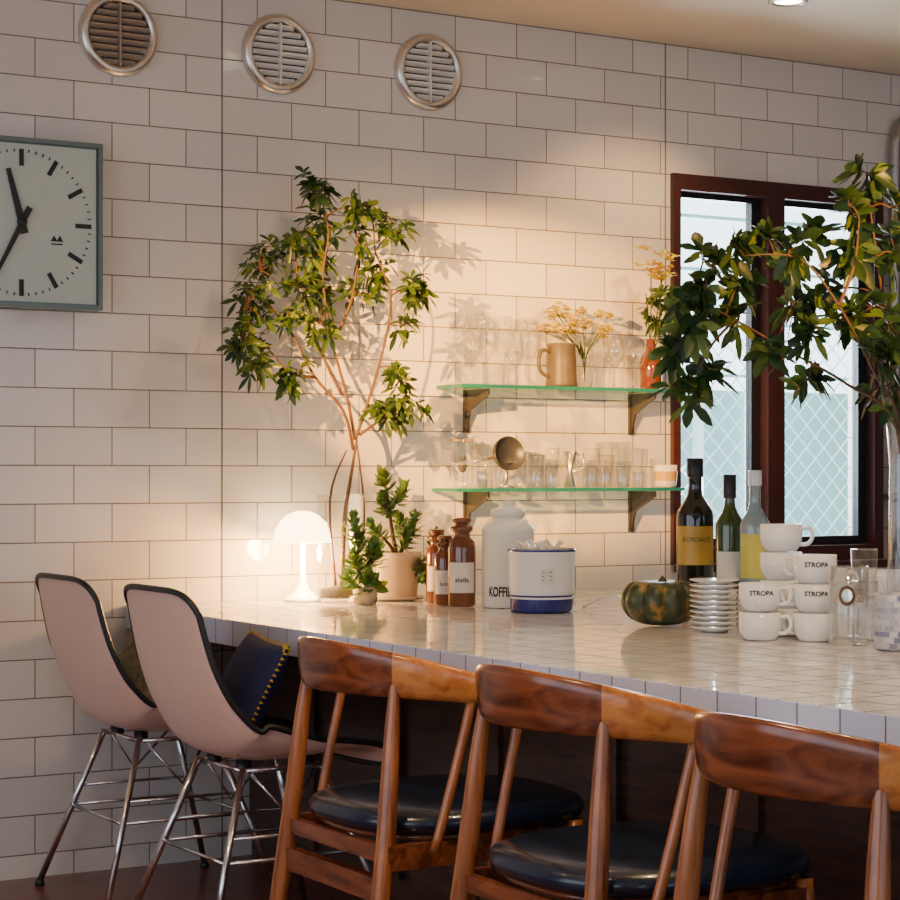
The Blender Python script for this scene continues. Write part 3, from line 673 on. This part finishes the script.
def sstep(a,b_,x):
    t=min(1,max(0,(x-a)/(b_-a))); return t*t*(3-2*t)
def shell_chair(x,y,rz=0):
    b=MB()
    prof=smooth_pts([(.215,0,.405),(.19,0,.435),(.12,0,.438),(.02,0,.425),(-.08,0,.425),(-.155,0,.452),(-.200,0,.53),(-.230,0,.62),(-.254,0,.72),(-.276,0,.82)],7)
    n=len(prof); NU=24; outer=[];inner=[]
    for i,p in enumerate(prof):
        v=i/(n-1); t=(prof[min(i+1,n-1)]-prof[max(i-1,0)]).normalized(); nr=Vector((t.z,0,-t.x))
        if nr.z<0 and v<.5: nr=-nr
        if v>=.5 and nr.x<0: nr=-nr
        w_=.228+.012*math.sin(math.pi*v*1.2)
        if v>.55: w_-=.022*(v-.55)/.45
        if v<.10: w_*=(1-((.10-v)/.11)**2.4)**.5*.35+.65
        cu=.022+.070*math.exp(-((v-.47)/.20)**2)
        ro=[];ri=[]
        for j in range(NU+1):
            u=-1+2*j/NU
            q=p+Vector((0,w_*math.sin(u*1.45)/math.sin(1.45),0))+nr*cu*abs(u)**2.4
            # rounded top corners: the rim drops along the shell toward the sides
            q=q-(t*.060)*(abs(u)**4.0)*sstep(.74,1.0,v)
            ro.append(q); ri.append(q+nr*.007)
        outer.append(ro); inner.append(ri)
    b.rings(outer,'shell',closed=False); b.rings(inner,'upho',closed=False)
    loop=[outer[i][0] for i in range(n)]+outer[-1][1:-1]+[outer[i][-1] for i in range(n-1,-1,-1)]+outer[0][::-1][1:-1]
    loop=loop+loop[:2]
    b.tube(loop,.0072,'black',8)
    for s in(-1,1):
        for f,e in((.235,.10),(-.235,-.10)):
            b.tube([(e,s*.12,.412),(f,s*.235,.012)],.0085,'chrome',10)
            b.lathe([(.0001,0),(.012,0),(.013,.006),(.010,.014),(.0001,.014)],'black',12,(f,s*.235,0))
        b.tube([(.10,s*.12,.408),(-.10,s*.12,.408)],.006,'chrome',8)
        b.tube([(.17,s*.178,.214),(-.17,s*.178,.214)],.0045,'chrome',8)
        b.tube([(.08,s*.12,.40),(0,s*.16,.30),(-.08,s*.12,.40)],.004,'chrome',8)
        b.tube([(.15,s*.165,.265),(-.15,s*.165,.265)],.004,'chrome',8)
    for f in(.10,-.10): b.tube([(f,.12,.408),(f,-.12,.408)],.006,'chrome',8)
    for f in(.17,-.17): b.tube([(f,.178,.214),(f,-.178,.214)],.0045,'chrome',8)
    for a in(.08,-.08):
        for s in(.08,-.08): b.lathe([(.018,.405),(.018,.428),(.0001,.428)],'black',12,(a,s,0))
    b.obj('shell_side_chair',(x,y,0),rz)
shell_chair(-.045,-.34); shell_chair(-.045,-.95)

def pillow(x,y,z,sz,th,k,trim,rot):
    b=MB(); n=16
    def pt(s,t,sg):
        k_=(1-abs(s)**3)*(1-abs(t)**3)
        pin=1-.07*(1-abs(t)**2) ; pin2=1-.07*(1-abs(s)**2)
        return Vector((s*sz/2*pin,t*sz/2*pin2,sg*th/2*max(0,k_)**.5))
    for sg in(1,-1):
        b.rings([[pt(-1+2*i/n,-1+2*j/n,sg) for j in range(n+1)] for i in range(n+1)],k,closed=False)
    m=20
    for e in range(4):
        for i in range(m):
            a=-1+2*i/m; c=-1+2*(i+1)/m; o=.012
            def E(t,ou):
                p=[pt(t,-1,0),pt(1,t,0),pt(-t,1,0),pt(-1,-t,0)][e]; d=[Vector((0,-1,0)),Vector((1,0,0)),Vector((0,1,0)),Vector((-1,0,0))][e]; return p+d*ou
            mid=(a+c)/2
            for hz in(.007,-.007):
                q0=E(a,-.018);q1=E(c,-.018);q2=E(mid,o)
                q0.z=hz;q1.z=hz
                b.add([q0,q1,q2],[(0,1,2)],trim,False)
    o=b.obj('throw_pillow',(x,y,z)); o.rotation_euler=rot; return o
pillow(-.100,-.985,.578,.27,.085,'navy','yarn',(math.radians(8),math.radians(-64),math.radians(-14)))
pillow(-.095,-.38,.592,.27,.08,'teal','yarn',(0,math.radians(-64),math.radians(5)))

# ------------------------------------------------------------ light & camera
wd=D.worlds.new('World'); bpy.context.scene.world=wd; wd.use_nodes=True
bg=wd.node_tree.nodes['Background']; bg.inputs[0].default_value=(.74,.87,1,1); bg.inputs[1].default_value=1.0
def area(name,loc,tgt,sx,sy,e,col):
    l=D.lights.new(name,'AREA'); l.shape='RECTANGLE'; l.size=sx; l.size_y=sy; l.energy=e; l.color=col
    o=D.objects.new(name,l); bpy.context.scene.collection.objects.link(o); o.location=loc
    o.rotation_euler=(Vector(tgt)-Vector(loc)).to_track_quat('-Z','Y').to_euler()
area('fill_front',(.4,-7.25,1.4),(.4,0,1.2),6,1.5,28,(.72,.80,1))  # added fill lamp, boosts the light from behind the camera
area('fill_left',(-3.78,-3.6,1.4),(0,-3.4,1.1),5,1.6,46,(.80,.84,1))  # unseen fill lamp added to brighten the room from the left
area('daylight_window',(2.33,.7,1.5),(1.2,-2,.7),1.2,1.2,130,(.82,.92,1))
cam=D.cameras.new('camera'); co=D.objects.new('camera',cam); bpy.context.scene.collection.objects.link(co)
cam.sensor_width=36; cam.lens=2050/900*36; cam.shift_y=25/900; cam.clip_start=.05
co.location=(-2.111,-5.28,1.076); co.rotation_euler=(math.pi/2,0,-math.radians(30.8))
bpy.context.scene.camera=co
